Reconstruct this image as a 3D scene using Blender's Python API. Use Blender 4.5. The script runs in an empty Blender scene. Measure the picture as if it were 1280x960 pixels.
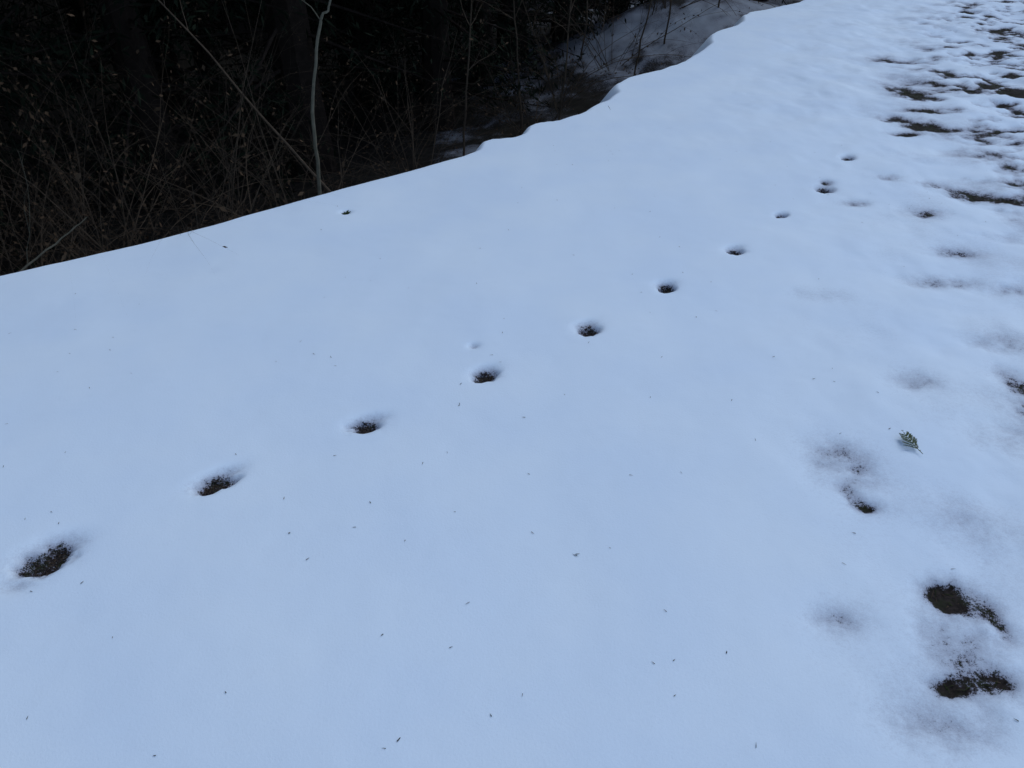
import bpy, math, random
import numpy as np
from mathutils import Vector, Matrix
random.seed(7); rng=np.random.default_rng(7)
scene=bpy.context.scene
C=bpy.context.collection

# ---------------------------------------------------------------- noise
def vnoise(x,y,seed=0):
    xi=np.floor(x).astype(np.int64); yi=np.floor(y).astype(np.int64)
    xf=x-xi; yf=y-yi
    def h(a,b):
        n=(a*374761393+b*668265263+seed*1442695041)&0xFFFFFFFF
        n=((n^(n>>13))*1274126177)&0xFFFFFFFF
        n=(n^(n>>16))&0xFFFFFFFF
        return n/4294967295.0
    u=xf*xf*xf*(xf*(xf*6-15)+10); v=yf*yf*yf*(yf*(yf*6-15)+10)
    a=h(xi,yi);b=h(xi+1,yi);c=h(xi,yi+1);d=h(xi+1,yi+1)
    return ((a*(1-u)+b*u)*(1-v)+(c*(1-u)+d*u)*v)*2-1
def fbm(x,y,sc,octs=4,seed=0,gain=.5):
    s=0;a=1;t=0
    for i in range(octs):
        ca,sa=math.cos(.7*i+.4),math.sin(.7*i+.4)
        s=s+a*vnoise((x*ca-y*sa)/sc+17.3*i,(x*sa+y*ca)/sc-9.1*i,seed+i); t+=a; a*=gain; sc*=.5
    return s/t
def sstep(a,b,x):
    t=np.clip((x-a)/(b-a),0,1); return t*t*(3-2*t)

# ---------------------------------------------------------------- terrain
EDGE=[(-60,-40),(-8,-1.1),(-4,1.55),(-2.6,2.58),(-2.09,2.94),(-1.836,3.10),(-1.65,3.24),(-1.27,3.52),(-.954,3.80),(-.592,4.115),
(-.20,4.43),(-.175,4.66),(.047,4.72),(.085,4.95),(.327,5.04),(.70,5.58),(.73,5.96),(1.18,6.32),(1.64,7.06),(1.735,7.52),
(2.1,7.93),(2.24,8.47),(2.6,8.72),(2.98,9.07),(4.5,11),(8,16),(60,80)]
def chaikin(P):
    out=[P[0]]
    for a,b in zip(P[:-1],P[1:]):
        out.append((a[0]*.8+b[0]*.2,a[1]*.8+b[1]*.2)); out.append((a[0]*.2+b[0]*.8,a[1]*.2+b[1]*.8))
    return out+[P[-1]]
EDGE=chaikin(EDGE)
EX=np.array([p[0] for p in EDGE]);EY=np.array([p[1] for p in EDGE])
def edge_d(x,y):
    best=np.full(x.shape,1e9)
    for i in range(len(EDGE)-1):
        ax,ay=EDGE[i];bx,by=EDGE[i+1]
        dx,dy=bx-ax,by-ay;L=dx*dx+dy*dy
        t=np.clip(((x-ax)*dx+(y-ay)*dy)/L,0,1)
        best=np.minimum(best,(x-ax-t*dx)**2+(y-ay-t*dy)**2)
    d=np.sqrt(best)
    ye=np.interp(x,EX,EY)
    return np.where(y>ye,d,-d)

PRINTS=[(-1.165,1.385,.060,.046),(-.83,1.67,.052,.030),(-.449,1.93,.044,.031),(-.093,2.20,.038,.031),
(.275,2.49,.038,.033),(.61,2.81,.034,.033),(.957,3.137,.036,.028),(1.26,3.515,.030,.019),
(1.56,3.83,.040,.038),(1.84,4.30,.038,.026)]
MELT=[ # x,y,rx,ry,strength
(.95,1.74,.085,.10,.74),(.93,1.61,.022,.045,.72),(.955,1.575,.03,.02,1.0),(1.035,1.275,.038,.040,1.6),(1.02,1.13,.10,.11,.70),(.935,1.025,.033,.022,1.1),
(1.03,1.035,.034,.022,1.15),(1.12,1.20,.030,.05,.72),(1.66,2.16,.05,.08,.9),(1.63,1.98,.07,.06,.78),(1.33,2.15,.07,.05,.66),(1.72,2.87,.12,.05,.76),
(.75,1.2,.06,.04,.60),(.88,.93,.10,.06,.55),(1.5,1.85,.12,.1,.45),(1.22,1.5,.12,.10,.30),(2.28,3.80,.09,.07,1.5),(2.14,3.92,.07,.05,1.2),(2.42,3.70,.1,.04,1.0),(2.5,4.85,.12,.07,1.45),(2.36,5.0,.08,.06,1.35),(2.70,5.6,.11,.17,1.5),
(2.32,4.7,.08,.03,1.2),(1.95,4.0,.05,.04,1.0),(1.66,3.66,.06,.03,.95),(1.95,3.55,.08,.05,.75),(2.0,2.8,.12,.05,.70),(1.9,3.15,.12,.05,.6),(1.2,2.75,.1,.05,.30),(1.75,2.4,.12,.06,.5),
(1.60,3.93,.03,.03,1.0),(2.62,5.15,.12,.05,1.2),(2.95,6.6,.12,.10,1.1)]
PITS=[(-.135,2.38,.018,.40,.012),(-.785,3.56,.022,.5,.03)]
TH=.055
def terrain(x,y):
    d=edge_d(x,y)
    rough=.005*fbm(x,y,.05,3,11)+.003*fbm(x,y,.02,2,15)
    right=sstep(.2,1.5,x-.25*(y-1.2))
    s=.012*fbm(x,y,1.1,3,21)+.013*right*fbm(x,y,.28,3,25)+.0035*right*fbm(x,y,.11,3,27)
    far=sstep(3.2,6.5,y)
    s=s+.018*far*fbm(x,y*.8,.24,3,31)*sstep(.1,1.2,-d)*sstep(-.3,1.3,x)+.0016*fbm(x,y,.12,3,33)
    thick=TH+.018*right*fbm(x,y,.21,4,37)-.004*right
    # animal tracks, walking away along the bank
    for i,(px,py,ra,rb) in enumerate(PRINTS):
        dx=x-px;dy=y-py
        m=(np.abs(dx)<.28)&(np.abs(dy)<.28)
        if not m.any(): continue
        X=x[m];Y=y[m];dx=dx[m];dy=dy[m]
        a=math.radians(30+10*math.sin(i*2.1))
        u=dx*math.cos(a)+dy*math.sin(a);v=-dx*math.sin(a)+dy*math.cos(a)
        w=fbm(X,Y,.035,4,41+i,.65)
        r=np.sqrt((u/(ra*1.15))**2+(v/(rb*1.15))**2)+.42*w
        dep=1-sstep(.45,1.30,r)
        soft=.42*(1-sstep(.7,2.1,r))
        drag=.62*np.exp(-((u-ra*.45)/(ra*1.1))**2-((v-rb*.8)/(rb*.8))**2)
        k=np.clip(1-(1-dep)*(1-soft*.6)*(1-drag),0,1)
        thick[m]=thick[m]*(1-k)-.006*k
        s[m]-=.032*np.clip(np.maximum(dep,drag*.9)+soft*.25,0,1)
    # slumped snow in front of the nearest track
    e=np.exp(-((x+1.20)/.05)**2-((y-1.295)/.025)**2); s=s-.007*e; thick=thick-.022*e*(1+.6*fbm(x,y,.03,3,47))
    lump=fbm(x,y,.06,4,51,.6)
    red=np.zeros_like(x)
    for k,(px,py,rx,ry,st) in enumerate(MELT):
        q=((x-px)/rx)**2+((y-py)/ry)**2
        g=np.exp(-q*.8)+.13*np.exp(-q*.22)
        red=red+st*g*(1+.80*lump)*.84
    for px,py,r,st,dp in PITS:
        e=np.exp(-((x-px)**2+(y-py)**2)/(r*r))
        red=red+e*st*1.6; s=s-dp*.2*e
    # patchy, half-melted meadow on the far right
    lx=np.interp(y,[-5,1,2.4,3.6,5.9,8.2,12,30],[2.15,2.15,2.35,2.40,2.85,3.9,6.4,18])
    msk=sstep(-.5,.7,x-lx)
    n=fbm(x*.85,y*1.1,.15,4,61,.6)
    mm=fbm(x,y,.8,2,64)
    red=red+msk*(.48+2.7*np.maximum(n+.18*mm-.01,-.15))
    thick=thick-TH*red
    s=s-.016*np.clip(red,0,1.2)+.024*msk*fbm(x,y,.30,3,66)
    z=s+np.where(thick<.004,rough*np.clip((.004-thick)/.01,0,1),0)
    # bank
    wob=d+.02*fbm(x,y,.5,2,71)+.014*fbm(x,y,.16,2,73)*sstep(-.6,.4,x)
    q=np.maximum(wob+.04,0)
    drop=np.sqrt((1.4*q)**2+.04**2)-.04
    floor=-1.25-.10*np.clip(d-1,0,6)+.55*np.clip(d-10,0,32)+.12*fbm(x,y,1.7,4,81)*sstep(.8,3,d)
    floor=floor+.9*np.exp(-((x-2.6)/2.2)**2-((y-12.0)/2.4)**2)+.05*fbm(x,y,.35,3,83)*sstep(.8,2,d)
    bank=z*sstep(.4,.0,d)-drop
    zz=np.where(d>-.05,np.maximum(bank,floor),z)
    pn=fbm(x,y,.7,5,91,.7)
    pm=sstep(-1.3,.5,x-.12*(y-8))*sstep(26,14,y)
    ft=.05*(pn-.33+.50*pm)
    ft=np.where(x<-.9,-.02,ft)
    k=sstep(.10,.30,d+.08*fbm(x,y,.2,2,93))
    thick=thick*(1-k)+ft*k
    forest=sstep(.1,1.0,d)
    return zz,thick,forest,d

def spaced():
    def grow(a,step,lim,f):
        out=[];
        while abs(a)<lim:
            step*=f; a+=step; out.append(a)
        return out
    xs=list(np.arange(-2.35,2.35,.0095))+list(np.arange(2.35,5.2,.017))
    ys=list(np.arange(.72,3.6,.0088))+list(np.arange(3.6,10,.018))
    xs=list(reversed(grow(xs[0],-.0095,260,1.07)))+xs+grow(xs[-1],.017,260,1.07)
    ys=list(reversed(grow(ys[0],-.0088,260,1.09)))+ys+grow(ys[-1],.018,260,1.06)
    return np.array(xs),np.array(ys)
xs,ys=spaced()
nx,ny=len(xs),len(ys)
GX,GY=np.meshgrid(xs,ys)
Z,T,F,D=terrain(GX.ravel().copy(),GY.ravel().copy())
co=np.stack([GX.ravel(),GY.ravel(),Z],1).astype(np.float32)
idx=np.arange(nx*ny).reshape(ny,nx)
quads=np.stack([idx[:-1,:-1],idx[:-1,1:],idx[1:,1:],idx[1:,:-1]],-1).reshape(-1,4).astype(np.int32)

def np_mesh(name,co,faces,mats=(),smooth=True,attrs=None,matidx=None):
    n=faces.shape[1]
    me=bpy.data.meshes.new(name)
    me.vertices.add(len(co)); me.vertices.foreach_set("co",np.asarray(co,np.float32).ravel())
    me.loops.add(faces.size); me.loops.foreach_set("vertex_index",faces.astype(np.int32).ravel())
    me.polygons.add(len(faces)); me.polygons.foreach_set("loop_start",np.arange(0,faces.size,n,dtype=np.int32))
    me.polygons.foreach_set("loop_total",np.full(len(faces),n,np.int32))
    me.polygons.foreach_set("use_smooth",np.full(len(faces),smooth,bool))
    for m in mats: me.materials.append(m)
    if matidx is not None: me.polygons.foreach_set("material_index",np.asarray(matidx,np.int32))
    me.update(calc_edges=True); me.validate()
    for k,v in (attrs or {}).items():
        a=me.attributes.new(k,'FLOAT','POINT'); a.data.foreach_set("value",np.asarray(v,np.float32))
    return me
def obj(name,me,loc=(0,0,0)):
    o=bpy.data.objects.new(name,me); o.location=loc; C.objects.link(o); return o

# ---------------------------------------------------------------- materials
def newmat(name):
    m=bpy.data.materials.new(name); m.use_nodes=True
    nt=m.node_tree; b=nt.nodes["Principled BSDF"]; return m,nt,b
def N(nt,t,**kw):
    n=nt.nodes.new(t)
    for k,v in kw.items():
        if k in n.inputs: n.inputs[k].default_value=v
        else: setattr(n,k,v)
    return n
def math_(nt,op,a,b=None,c=None,clamp=False):
    n=nt.nodes.new('ShaderNodeMath'); n.operation=op; n.use_clamp=clamp
    for i,v in enumerate((a,b,c)):
        if v is None: continue
        if isinstance(v,(int,float)): n.inputs[i].default_value=v
        else: nt.links.new(v,n.inputs[i])
    return n.outputs[0]
def mixc(nt,f,a,b):
    n=nt.nodes.new('ShaderNodeMix'); n.data_type='RGBA'
    for s,v in ((n.inputs[0],f),(n.inputs[6],a),(n.inputs[7],b)):
        if isinstance(v,(int,float)): s.default_value=v
        elif isinstance(v,tuple): s.default_value=(*v,1)
        else: nt.links.new(v,s)
    return n.outputs[2]
def mr(nt,v,a,b,c=0,d=1):
    n=nt.nodes.new('ShaderNodeMapRange'); nt.links.new(v,n.inputs[0])
    for i,x in enumerate((a,b,c,d)): n.inputs[i+1].default_value=x
    return n.outputs[0]
def noise(nt,co,sc,det=4,rough=.55):
    n=N(nt,'ShaderNodeTexNoise',Scale=sc,Detail=det,Roughness=rough); nt.links.new(co,n.inputs['Vector']); return n.outputs['Fac']

def ground_mat():
    m,nt,b=newmat("snow_over_soil")
    g=N(nt,'ShaderNodeNewGeometry'); pos=g.outputs['Position']
    th=N(nt,'ShaderNodeAttribute',attribute_name='thick').outputs['Fac']
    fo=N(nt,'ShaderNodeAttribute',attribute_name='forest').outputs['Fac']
    n1=noise(nt,pos,85,4,.7); n2=noise(nt,pos,300,2,.6); n3=noise(nt,pos,22,3,.6); n4=noise(nt,pos,2.2,2,.5)
    j=math_(nt,'ADD',math_(nt,'MULTIPLY',math_(nt,'SUBTRACT',n1,.5),.072),math_(nt,'MULTIPLY',math_(nt,'SUBTRACT',n2,.5),.055))
    t=math_(nt,'ADD',th,j)
    cover=mr(nt,t,-.002,.010)
    thin=mr(nt,math_(nt,'ADD',th,math_(nt,'MULTIPLY',j,.4)),.002,.050,1,0)
    thin=math_(nt,'MULTIPLY',math_(nt,'POWER',thin,1.35),.82)
    snow=mixc(nt,mr(nt,n4,.35,.65),(.765,.875,.98),(.81,.91,.99))
    snow=mixc(nt,mr(nt,n3,.58,.80,0,.06),snow,(.60,.65,.72))
    snow=mixc(nt,mr(nt,n2,.66,.80,0,.14),snow,(.45,.50,.58))
    snow=mixc(nt,thin,snow,(.155,.132,.185))
    snow=mixc(nt,math_(nt,'MULTIPLY',fo,.74),snow,(.085,.092,.105))  # forest snow: tree shade painted into the colour, together with litter dirt
    soil=mixc(nt,mr(nt,n1,.35,.65),(.008,.006,.005),(.042,.031,.026))
    soil=mixc(nt,mr(nt,n3,.45,.62),soil,(.022,.024,.011))
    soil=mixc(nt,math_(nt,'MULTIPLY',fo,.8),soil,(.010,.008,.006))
    col=mixc(nt,cover,soil,snow)
    nt.links.new(col,b.inputs['Base Color'])
    nt.links.new(mr(nt,cover,0,1,.95,.7),b.inputs['Roughness'])
    b.inputs['Specular IOR Level'].default_value=.2
    bp=N(nt,'ShaderNodeBump',Distance=.004)
    bp.inputs['Strength'].default_value=.20
    nb=noise(nt,pos,170,3,.7)
    nt.links.new(nb,bp.inputs['Height']); nt.links.new(bp.outputs[0],b.inputs['Normal'])
    return m
def simple_mat(name,c1,c2,scale=30,rough=.85,bump=True):
    m,nt,b=newmat(name)
    g=N(nt,'ShaderNodeNewGeometry')
    n=noise(nt,g.outputs['Position'],scale,2,.6)
    f=math_(nt,'ADD',math_(nt,'MULTIPLY',mr(nt,n,.3,.7),.5),math_(nt,'MULTIPLY',g.outputs['Random Per Island'],.5),clamp=True)
    nt.links.new(mixc(nt,f,c1,c2),b.inputs['Base Color'])
    b.inputs['Roughness'].default_value=rough; b.inputs['Specular IOR Level'].default_value=.1
    if bump:
        bp=N(nt,'ShaderNodeBump',Strength=.4,Distance=.01); nt.links.new(n,bp.inputs['Height']); nt.links.new(bp.outputs[0],b.inputs['Normal'])
    return m
M_ground=ground_mat()
M_bark=simple_mat("cedar_bark",(.010,.007,.005),(.030,.021,.016),14,.85,False)
M_fol=simple_mat("cedar_foliage",(.004,.007,.004),(.014,.020,.010),3,.9,False)
M_twig=simple_mat("twig_bark",(.036,.026,.018),(.110,.080,.054),25,.85,False)
M_leaf=simple_mat("dry_leaf",(.038,.026,.016),(.10,.062,.036),25,.85,False)
M_pale=simple_mat("pale_stem",(.075,.070,.048),(.17,.150,.11),30)
M_grass=simple_mat("wet_grass",(.010,.014,.005),(.045,.052,.018),40,.85,False)
M_straw=simple_mat("dead_grass_blades",(.03,.021,.014),(.095,.066,.042),40,.85,False)
M_sprig=simple_mat("green_sprig",(.030,.050,.018),(.10,.12,.045),80,.6)
M_needle=simple_mat("fallen_needle",(.015,.012,.008),(.06,.042,.025),80,.85,False)
M_crumb=simple_mat("wet_soil_crumbs",(.007,.006,.005),(.070,.052,.048),120,.85,False)

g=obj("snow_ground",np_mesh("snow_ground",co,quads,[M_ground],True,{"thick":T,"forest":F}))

def height(x,y):
    x=np.atleast_1d(np.asarray(x,float)).copy();y=np.atleast_1d(np.asarray(y,float)).copy()
    return terrain(x,y)

def blades(pos,length,width,flat,seed,bend=.5):
    r=np.random.default_rng(seed); n=len(pos)
    az=r.uniform(0,2*np.pi,n); el=r.uniform(flat[0],flat[1],n)
    L=length*r.uniform(.5,1.3,n); W=width*r.uniform(.6,1.3,n)
    dirh=np.stack([np.cos(az),np.sin(az),np.zeros(n)],1); side=np.stack([-np.sin(az),np.cos(az),np.zeros(n)],1)
    up=np.array([0,0,1.])
    d1=dirh*np.cos(el)[:,None]+up*np.sin(el)[:,None]
    el2=el-bend*r.uniform(.3,1.6,n)
    d2=dirh*np.cos(el2)[:,None]+up*np.sin(el2)[:,None]
    p0=pos; p1=p0+d1*(L*.5)[:,None]; p2=p1+d2*(L*.5)[:,None]
    w=side*W[:,None]*.5
    V=np.stack([p0-w,p0+w,p1+w*.8,p1-w*.8,p2+w*.15,p2-w*.15],1).reshape(-1,3)
    b=np.arange(n)[:,None]*6
    Fc=np.concatenate([b+np.array([[0,1,2,3]]),b+np.array([[3,2,4,5]])],0)
    return V,Fc

n=420000
px=rng.uniform(.5,6.5,n);py=rng.uniform(.8,11,n)
z,t,f,d=height(px,py)
keep=(t<-.001+.006*(rng.random(n)**3))&(d<-.1)
px,py,z=px[keep],py[keep],z[keep]
P=np.stack([px,py,z-.003],1)
if len(P)>70000: P=P[:70000]
V,Fc=blades(P,.030,.003,(.0,.6),3,.7)
h=len(P)
mi=(rng.random(h)<.25).astype(int); mi=np.concatenate([mi,mi])
obj("meadow_grass",np_mesh("meadow_grass",V,Fc,[M_grass,M_straw],False,None,mi))

for i,(cx,cy,ra,rb) in enumerate(PRINTS):
    n=800
    a=rng.uniform(0,2*np.pi,n); r=np.sqrt(rng.random(n))*1.25
    x=cx+ra*r*np.cos(a); y=cy+rb*r*np.sin(a)
    z,t,f,d=height(x,y); k=t<.002+.012*rng.random(len(t))**3
    x,y,z=x[k],y[k],z[k]
    if len(x)==0: continue
    Vs=[];Fs=[];o=0
    base=np.array([[1,0,0],[-1,0,0],[0,1,0],[0,-1,0],[0,0,1],[0,0,-1]],float)
    tri=np.array([[0,2,4],[2,1,4],[1,3,4],[3,0,4],[2,0,5],[1,2,5],[3,1,5],[0,3,5]])
    s=.0006+.0032*rng.random(len(x))**2
    for j in range(len(x)):
        vv=base*s[j]*rng.uniform(.5,1.3,(6,1))*np.array([1.3,1,.7])
        Vs.append(vv+np.array([x[j],y[j],z[j]+s[j]*.2]));Fs.append(tri+o);o+=6
    me=np_mesh("animal_footprint",np.concatenate(Vs)-np.array([cx,cy,0]),np.concatenate(Fs),[M_crumb],False)
    ob=obj("animal_footprint",me,(cx,cy,0))
    m=min(60,len(x)); V,Fc=blades(np.stack([x[:m],y[:m],z[:m]],1)-np.array([cx,cy,0]),.02,.002,(0,.3),90+i,.4)
    ch=obj("pressed_grass_bits",np_mesh("pressed_grass_bits",V,Fc,[M_straw],False)); ch.parent=ob

pts=[(-.62,2.30),(-.60,2.25),(.17,2.08),(-.19,1.80),(.05,1.48),(.05,1.7),(-.15,1.55),(.36,1.22),(.34,1.0),(-.25,.885),(.72,1.84),(-.14,2.83),(-.75,2.4),(-1.3,1.79),(-.9,1.15),(.25,1.42),(-.62,1.6),(.9,2.3),(-.1,1.25),
 (-.165,2.03),(.157,1.40),(-.23,.90),(-.575,1.47),(-.165,2.033),(.16,1.402),(-.228,.902),(.158,1.398),(-.573,1.472)]
n=190
qx=np.concatenate([[p[0] for p in pts],rng.uniform(-2,2.6,n)]);qy=np.concatenate([[p[1] for p in pts],rng.uniform(.85,4.6,n)])
z,t,f,d=height(qx,qy);k=d<-.15
P=np.stack([qx[k],qy[k],z[k]+.0018],1)
V,Fc=blades(P,.010,.0020,(-.02,.12),8,.1)
obj("fallen_needles",np_mesh("fallen_needles",V,Fc,[M_needle],False))

# ---------------------------------------------------------------- tubes
class MB:
    def __init__(s): s.v=[];s.f=[];s.m=[]
    def tube(s,pts,rad,sides=5,mat=0):
        base=len(s.v); n=len(pts)
        up=Vector((.3,.2,1)).normalized()
        for i,p in enumerate(pts):
            p=Vector(p); a=Vector(pts[max(i-1,0)]);b=Vector(pts[min(i+1,n-1)])
            t=(b-a)
            if t.length<1e-9: t=Vector((0,0,1))
            t.normalize()
            u=t.cross(up)
            if u.length<.05: u=t.cross(Vector((1,0,0)))
            u.normalize(); w=t.cross(u)
            for k in range(sides):
                an=2*math.pi*k/sides
                s.v.append(p+(u*math.cos(an)+w*math.sin(an))*rad[i])
        for i in range(n-1):
            for k in range(sides):
                k2=(k+1)%sides
                s.f.append((base+i*sides+k,base+i*sides+k2,base+(i+1)*sides+k2,base+(i+1)*sides+k));s.m.append(mat)
    def quad(s,a,b,c,d,mat=0):
        base=len(s.v); s.v+= [Vector(a),Vector(b),Vector(c),Vector(d)]; s.f.append((base,base+1,base+2,base+3)); s.m.append(mat)
    def leaf(s,p,dirv,L,W,mat,nrm=None):
        dirv=Vector(dirv).normalized()
        nrm=nrm or Vector((random.uniform(-1,1),random.uniform(-1,1),random.uniform(-1,1)))
        sd=dirv.cross(nrm)
        if sd.length<.05: sd=Vector((1,0,0))
        sd.normalize(); p=Vector(p)
        s.quad(p,p+dirv*L*.45+sd*W*.5,p+dirv*L,p+dirv*L*.45-sd*W*.5,mat)
    def mesh(s,name,mats):
        return np_mesh(name,np.array([tuple(v) for v in s.v]),np.array(s.f),mats,False,None,s.m)

def rv(a=1): return Vector((random.gauss(0,a),random.gauss(0,a),random.gauss(0,a)))
def branch(mb,p,d,L,r,depth,leafp=.0,grav=.03,seg=7,sides=4,jit=.10):
    pts=[Vector(p)];rad=[r];d=Vector(d).normalized();step=L/seg
    for i in range(seg):
        d=(d+rv(jit)+Vector((0,0,-grav))).normalized()
        pts.append(pts[-1]+d*step);rad.append(r*(1-.85*(i+1)/seg))
        if depth>0 and i>=1 and random.random()<.75:
            nd=(d+rv(.5)).normalized()
            branch(mb,pts[-1],nd,L*random.uniform(.3,.6),rad[-1]*.65,depth-1,leafp,grav,max(4,seg-2),3,jit)
        if random.random()<leafp and depth<=1:
            mb.leaf(pts[-1],rv(1)+Vector((0,0,-.8)),random.uniform(.02,.045),random.uniform(.010,.024),1)
    mb.tube(pts,rad,sides)

def shrub_mesh(seed,n,h,leafp,spread=.7,grav=(.02,.14)):
    random.seed(seed); mb=MB()
    for i in range(n):
        a=random.uniform(0,2*math.pi);sp=random.uniform(.1,spread)
        branch(mb,(random.gauss(0,.08),random.gauss(0,.08),-.08),(math.cos(a)*sp,math.sin(a)*sp,1),h*random.uniform(.6,1.15),random.uniform(.003,.007),2,leafp,random.uniform(*grav),8,4,.07)
    return mb.mesh("bare_shrub",[M_twig,M_leaf])
shr=[shrub_mesh(1,12,1.6,.20,1.1),shrub_mesh(2,11,1.9,.06,1.2,(.08,.22)),shrub_mesh(3,13,1.3,.40,1.3),shrub_mesh(4,9,2.1,.02,1.0,(.05,.16))]
random.seed(21)
SH=[(-2.9,4.3,0),(-2.3,4.1,2),(-3.4,4.7,1),(-1.9,4.6,1),(-2.7,5.0,3),(-1.4,4.9,1),(-2.1,5.5,2),(-3.6,5.4,0),(-1.2,5.5,3),(-3.0,5.9,1),(-1.7,6.2,0),(-3.3,3.6,2),(-4.2,4.4,1),(-3.9,5.0,2),
(-.7,5.9,3),(-2.5,6.8,3),(-4.1,6.4,2),(.6,9.6,3),(-2.55,3.6,1),(-1.0,7.6,2),(2.9,12.5,2),(-2.0,4.15,3),(-2.6,4.6,0),(-3.0,5.0,2),(1.2,10.4,0),(.2,9.0,2),(2.0,11.6,1)]
for x,y,k in SH:
    z=float(height(x,y)[0][0]); o=obj("bare_shrub",shr[k],(x,y,z)); o.rotation_euler=(0,0,random.uniform(0,6.28)); s=random.uniform(.85,1.2); o.scale=(s,s,s)

n=9000
gx=rng.uniform(-4,-.2,n);gy=rng.uniform(2,6.5,n);z,t,f,d=height(gx,gy);k=(d>.16)&(d<1.6)&(rng.random(n)<.8)
k&=fbm(gx,gy,.5,2,5)>-.1
V,Fc=blades(np.stack([gx[k],gy[k],z[k]-.01],1),.32,.004,(.4,1.4),12,1.2)
obj("dead_bank_grass",np_mesh("dead_bank_grass",V,Fc,[M_straw],False))

def sapling(name,pts,r0,mat,twigs=4,seed=0,jit=.0025):
    random.seed(seed); mb=MB(); n=len(pts)
    P=[Vector(p) for p in pts]; fine=[]
    for i in range(n-1):
        for j in range(5):
            t=j/5
            p0=P[max(i-1,0)];p1=P[i];p2=P[i+1];p3=P[min(i+2,n-1)]
            q=.5*((2*p1)+(p2-p0)*t+(2*p0-5*p1+4*p2-p3)*t*t+(3*p1-p0-3*p2+p3)*t**3)
            fine.append(q+(rv(jit) if i+j else Vector()))
    fine.append(P[-1]); m=len(fine)
    mb.tube([p-P[0] for p in fine],[r0*(1-.75*i/(m-1)) for i in range(m)],6)
    for i in range(twigs):
        k=random.randint(m//3,m-2); branch(mb,fine[k]-P[0],(random.gauss(0,1),random.gauss(0,1),.8),random.uniform(.25,.6),r0*.3,1,0,.0)
    return obj(name,mb.mesh(name,[mat,M_leaf]),P[0])
sapling("bare_sapling",[(-1.10,4.3,-.75),(-1.075,4.3,-.1),(-1.055,4.3,.25),(-.975,4.3,.62),(-.945,4.31,.72),(-.895,4.32,.79),(-.86,4.35,1.2),(-.76,4.4,2.0)],.012,M_pale,1,4)
for i,(x,y,l) in enumerate([(.45,7.9,.1),(1.35,9.4,.25),(.1,8.9,-.1),(1.9,10.6,.15),(2.7,11.4,.3),(-.45,7.4,.1),(.9,10.9,.15),(2.3,12.2,-.3),(3.3,12.4,.2)]):
    z=float(height(x,y)[0][0])-.05
    sapling("bare_sapling",[(x,y,z),(x+l*.3,y,z+.7),(x+l,y+.1,z+1.6),(x+l*1.4,y,z+2.6)],.013,M_twig,9,30+i,.008)
sapling("fallen_branch",[(-2.45,3.15,-.34),(-2.25,3.28,-.18),(-2.08,3.42,-.07),(-1.98,3.5,.0)],.007,M_pale,1,9)
sapling("fallen_branch",[(-1.0,4.7,-.5),(-1.5,5.0,-.05),(-2.0,5.3,.45),(-2.7,5.6,1.1)],.010,M_twig,4,10)

# ---------------------------------------------------------------- cedars
def cedar(seed,H=9.5,r0=.16,low=.9):
    random.seed(seed); mb=MB()
    pts=[(math.sin(i*.7)*.03,math.cos(i*.9)*.03,-.3+H*i/10) for i in range(11)]
    mb.tube(pts,[r0*(1-.9*i/10)+.01+(.06 if i==0 else 0) for i in range(11)],9)
    z=low
    while z<H-.2:
        fr=(z-low)/(H-low); R=(1.9*(1-fr)**.8+.25)*random.uniform(.65,1.1)
        for k in range(random.randint(3,5)):
            a=random.uniform(0,6.28); d=Vector((math.cos(a),math.sin(a),random.uniform(-.25,.2)))
            p=Vector((0,0,z+random.uniform(-.1,.1)));bp=[p.copy()];L=R*random.uniform(.7,1.1);sg=6
            for i in range(sg):
                d=(d+rv(.07)+Vector((0,0,-.07+.05*i/sg*2))).normalized(); p=p+d*L/sg; bp.append(p.copy())
                if i>0:
                    low_=z<3.2
                    for q in range(16 if low_ else 6):
                        dd=(d*.6+rv(.6)+Vector((0,0,-.5))).normalized()
                        if low_: mb.leaf(p+rv(.09),dd,random.uniform(.06,.15),random.uniform(.014,.030),1)
                        else: mb.leaf(p+rv(.09),dd,random.uniform(.16,.34),random.uniform(.08,.13),1)
            mb.tube(bp,[.022*(1-fr*.6)*(1-.85*i/sg) for i in range(sg+1)],4)
        z+=random.uniform(.18,.32)
    return mb.mesh("cedar_tree",[M_bark,M_fol])
ced=[cedar(100,9.5,.17,.5),cedar(101,11,.20,1.0),cedar(102,8,.14,.3)]
random.seed(5)
TR=[(-3.4,7.6,0),(-2.2,8.4,1),(-4.9,6.3,2),(-.9,9.8,0),(-5.6,8.1,1),(-3.6,9.8,2),(-1.9,11,0),(.0,12.9,1),(-6.8,6.2,0),(-4.8,11.5,1),(-.4,11.2,2),(1.7,14.2,0),(3.9,15.5,1),(-7.5,9.5,2),
(-2.6,13.5,0),(.9,16,2),(-8.8,7.2,1),(5.2,18.5,0),(-5.4,4.1,0),(-7.2,3.0,1),(-.6,14.8,1),(3.2,17.5,2),(-9,4.6,2),(-6.5,13,0),(.8,13.0,2),(2.7,13.9,2)]
for x,y,k in TR:
    z=float(height(x,y)[0][0]); o=obj("cedar_tree",ced[k],(x,y,z)); o.rotation_euler=(0,0,random.uniform(0,6.28)); s=random.uniform(.9,1.15); o.scale=(s,s,s)

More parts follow.
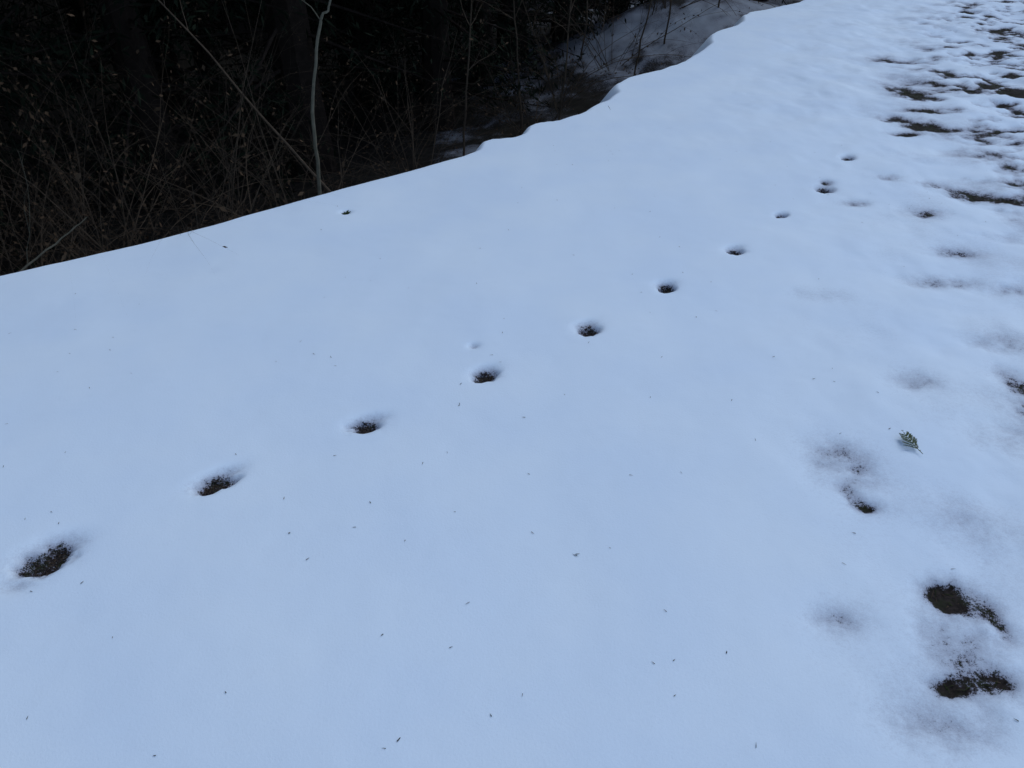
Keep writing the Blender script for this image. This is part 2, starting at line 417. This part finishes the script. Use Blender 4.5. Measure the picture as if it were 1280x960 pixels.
random.seed(77); mb=MB()
cnt=0
while cnt<420:
    a=random.uniform(0,2*math.pi); R=random.uniform(18,75); x=R*math.cos(a);y=R*math.sin(a)
    z,t,f,d=height(x,y)
    if d[0]<9 and R<60: continue
    if d[0]>9 and R>48: continue
    z=float(z[0]);H=random.uniform(8,13);cnt+=1
    mb.tube([(x,y,z-.3),(x,y,z+H)],[.16,.02],5)
    for j in range(130):
        fr=random.random()**1.3; aa=random.uniform(0,6.28); rr=(1-fr)*2.0*random.uniform(.4,1)+.1
        p=(x+rr*math.cos(aa),y+rr*math.sin(aa),z+.6+fr*(H-.6))
        mb.leaf(p,(math.cos(aa),math.sin(aa),-.6),random.uniform(.8,1.5),random.uniform(.4,.8),1)
obj("distant_forest",mb.mesh("distant_forest",[M_bark,M_fol]))

# ---------------------------------------------------------------- small green things on the snow
random.seed(3); mb=MB()
def spr(mb,p,d,L,depth):
    pts=[Vector(p)]; d=Vector(d).normalized(); k=9
    for i in range(k):
        d=(d+Vector((random.gauss(0,.05),random.gauss(0,.05),0))).normalized(); pts.append(pts[-1]+d*L/k)
        sd=d.cross(Vector((0,0,1)))
        for s in (-1,1):
            if depth and 1<=i<=6: spr(mb,pts[-1],d+sd*s*.9,L*.42*(1-i/11),0)
            else: mb.leaf(pts[-1],d+sd*s*.8+Vector((0,0,.2)),.006,.0025,0,Vector((0,0,1))+rv(.2))
    mb.tube(pts,[.0010*(1-.6*i/k) for i in range(k+1)],4)
spr(mb,(0,0,.004),(-.35,.9,.12),.095,1)
o=obj("cedar_sprig",mb.mesh("cedar_sprig",[M_sprig]),(1.185,1.775,float(height(1.17,1.81)[0][0])+.004))
mb=MB()
for i in range(11):
    a=i*.7+random.random()*.4; mb.leaf((0,0,.0),(math.cos(a),math.sin(a),random.uniform(.1,.8)),random.uniform(.018,.032),.012,0)
mb.tube([(0,0,-.01),(0,0,.006)],[.0015,.001],4)
obj("green_leaf_tuft",mb.mesh("green_leaf_tuft",[M_sprig]),(-.785,3.56,float(height(-.785,3.56)[0][0])+.004))

# ---------------------------------------------------------------- light
w=bpy.data.worlds.new("World"); scene.world=w; w.use_nodes=True
nt=w.node_tree; bg=nt.nodes['Background']
sky=nt.nodes.new('ShaderNodeTexSky'); sky.sky_type='NISHITA'; sky.sun_disc=False
EL=54;AZ=50
sky.sun_elevation=math.radians(EL); sky.sun_rotation=math.radians(AZ)
nt.links.new(sky.outputs[0],bg.inputs[0]); bg.inputs[1].default_value=.15
L=bpy.data.lights.new("overcast_sun",'SUN'); L.energy=.68; L.angle=math.radians(25); L.color=(.80,.93,1.0)
lo=obj("overcast_sun",L)
az=math.radians(AZ); el=math.radians(EL)
dv=Vector((math.sin(az)*math.cos(el),math.cos(az)*math.cos(el),math.sin(el)))
lo.rotation_euler=dv.to_track_quat('Z','Y').to_euler(); lo.location=dv*20

cam=bpy.data.cameras.new("camera"); co_=obj("camera",cam,(0,0,1.5))
co_.rotation_euler=(math.radians(90-35),0,0)
cam.sensor_width=36; cam.lens=36*1000/1280; cam.clip_start=.05; cam.clip_end=1000
scene.camera=co_
scene.view_settings.view_transform='Standard'; scene.view_settings.look='None'; scene.view_settings.exposure=0
print("verts",nx*ny)
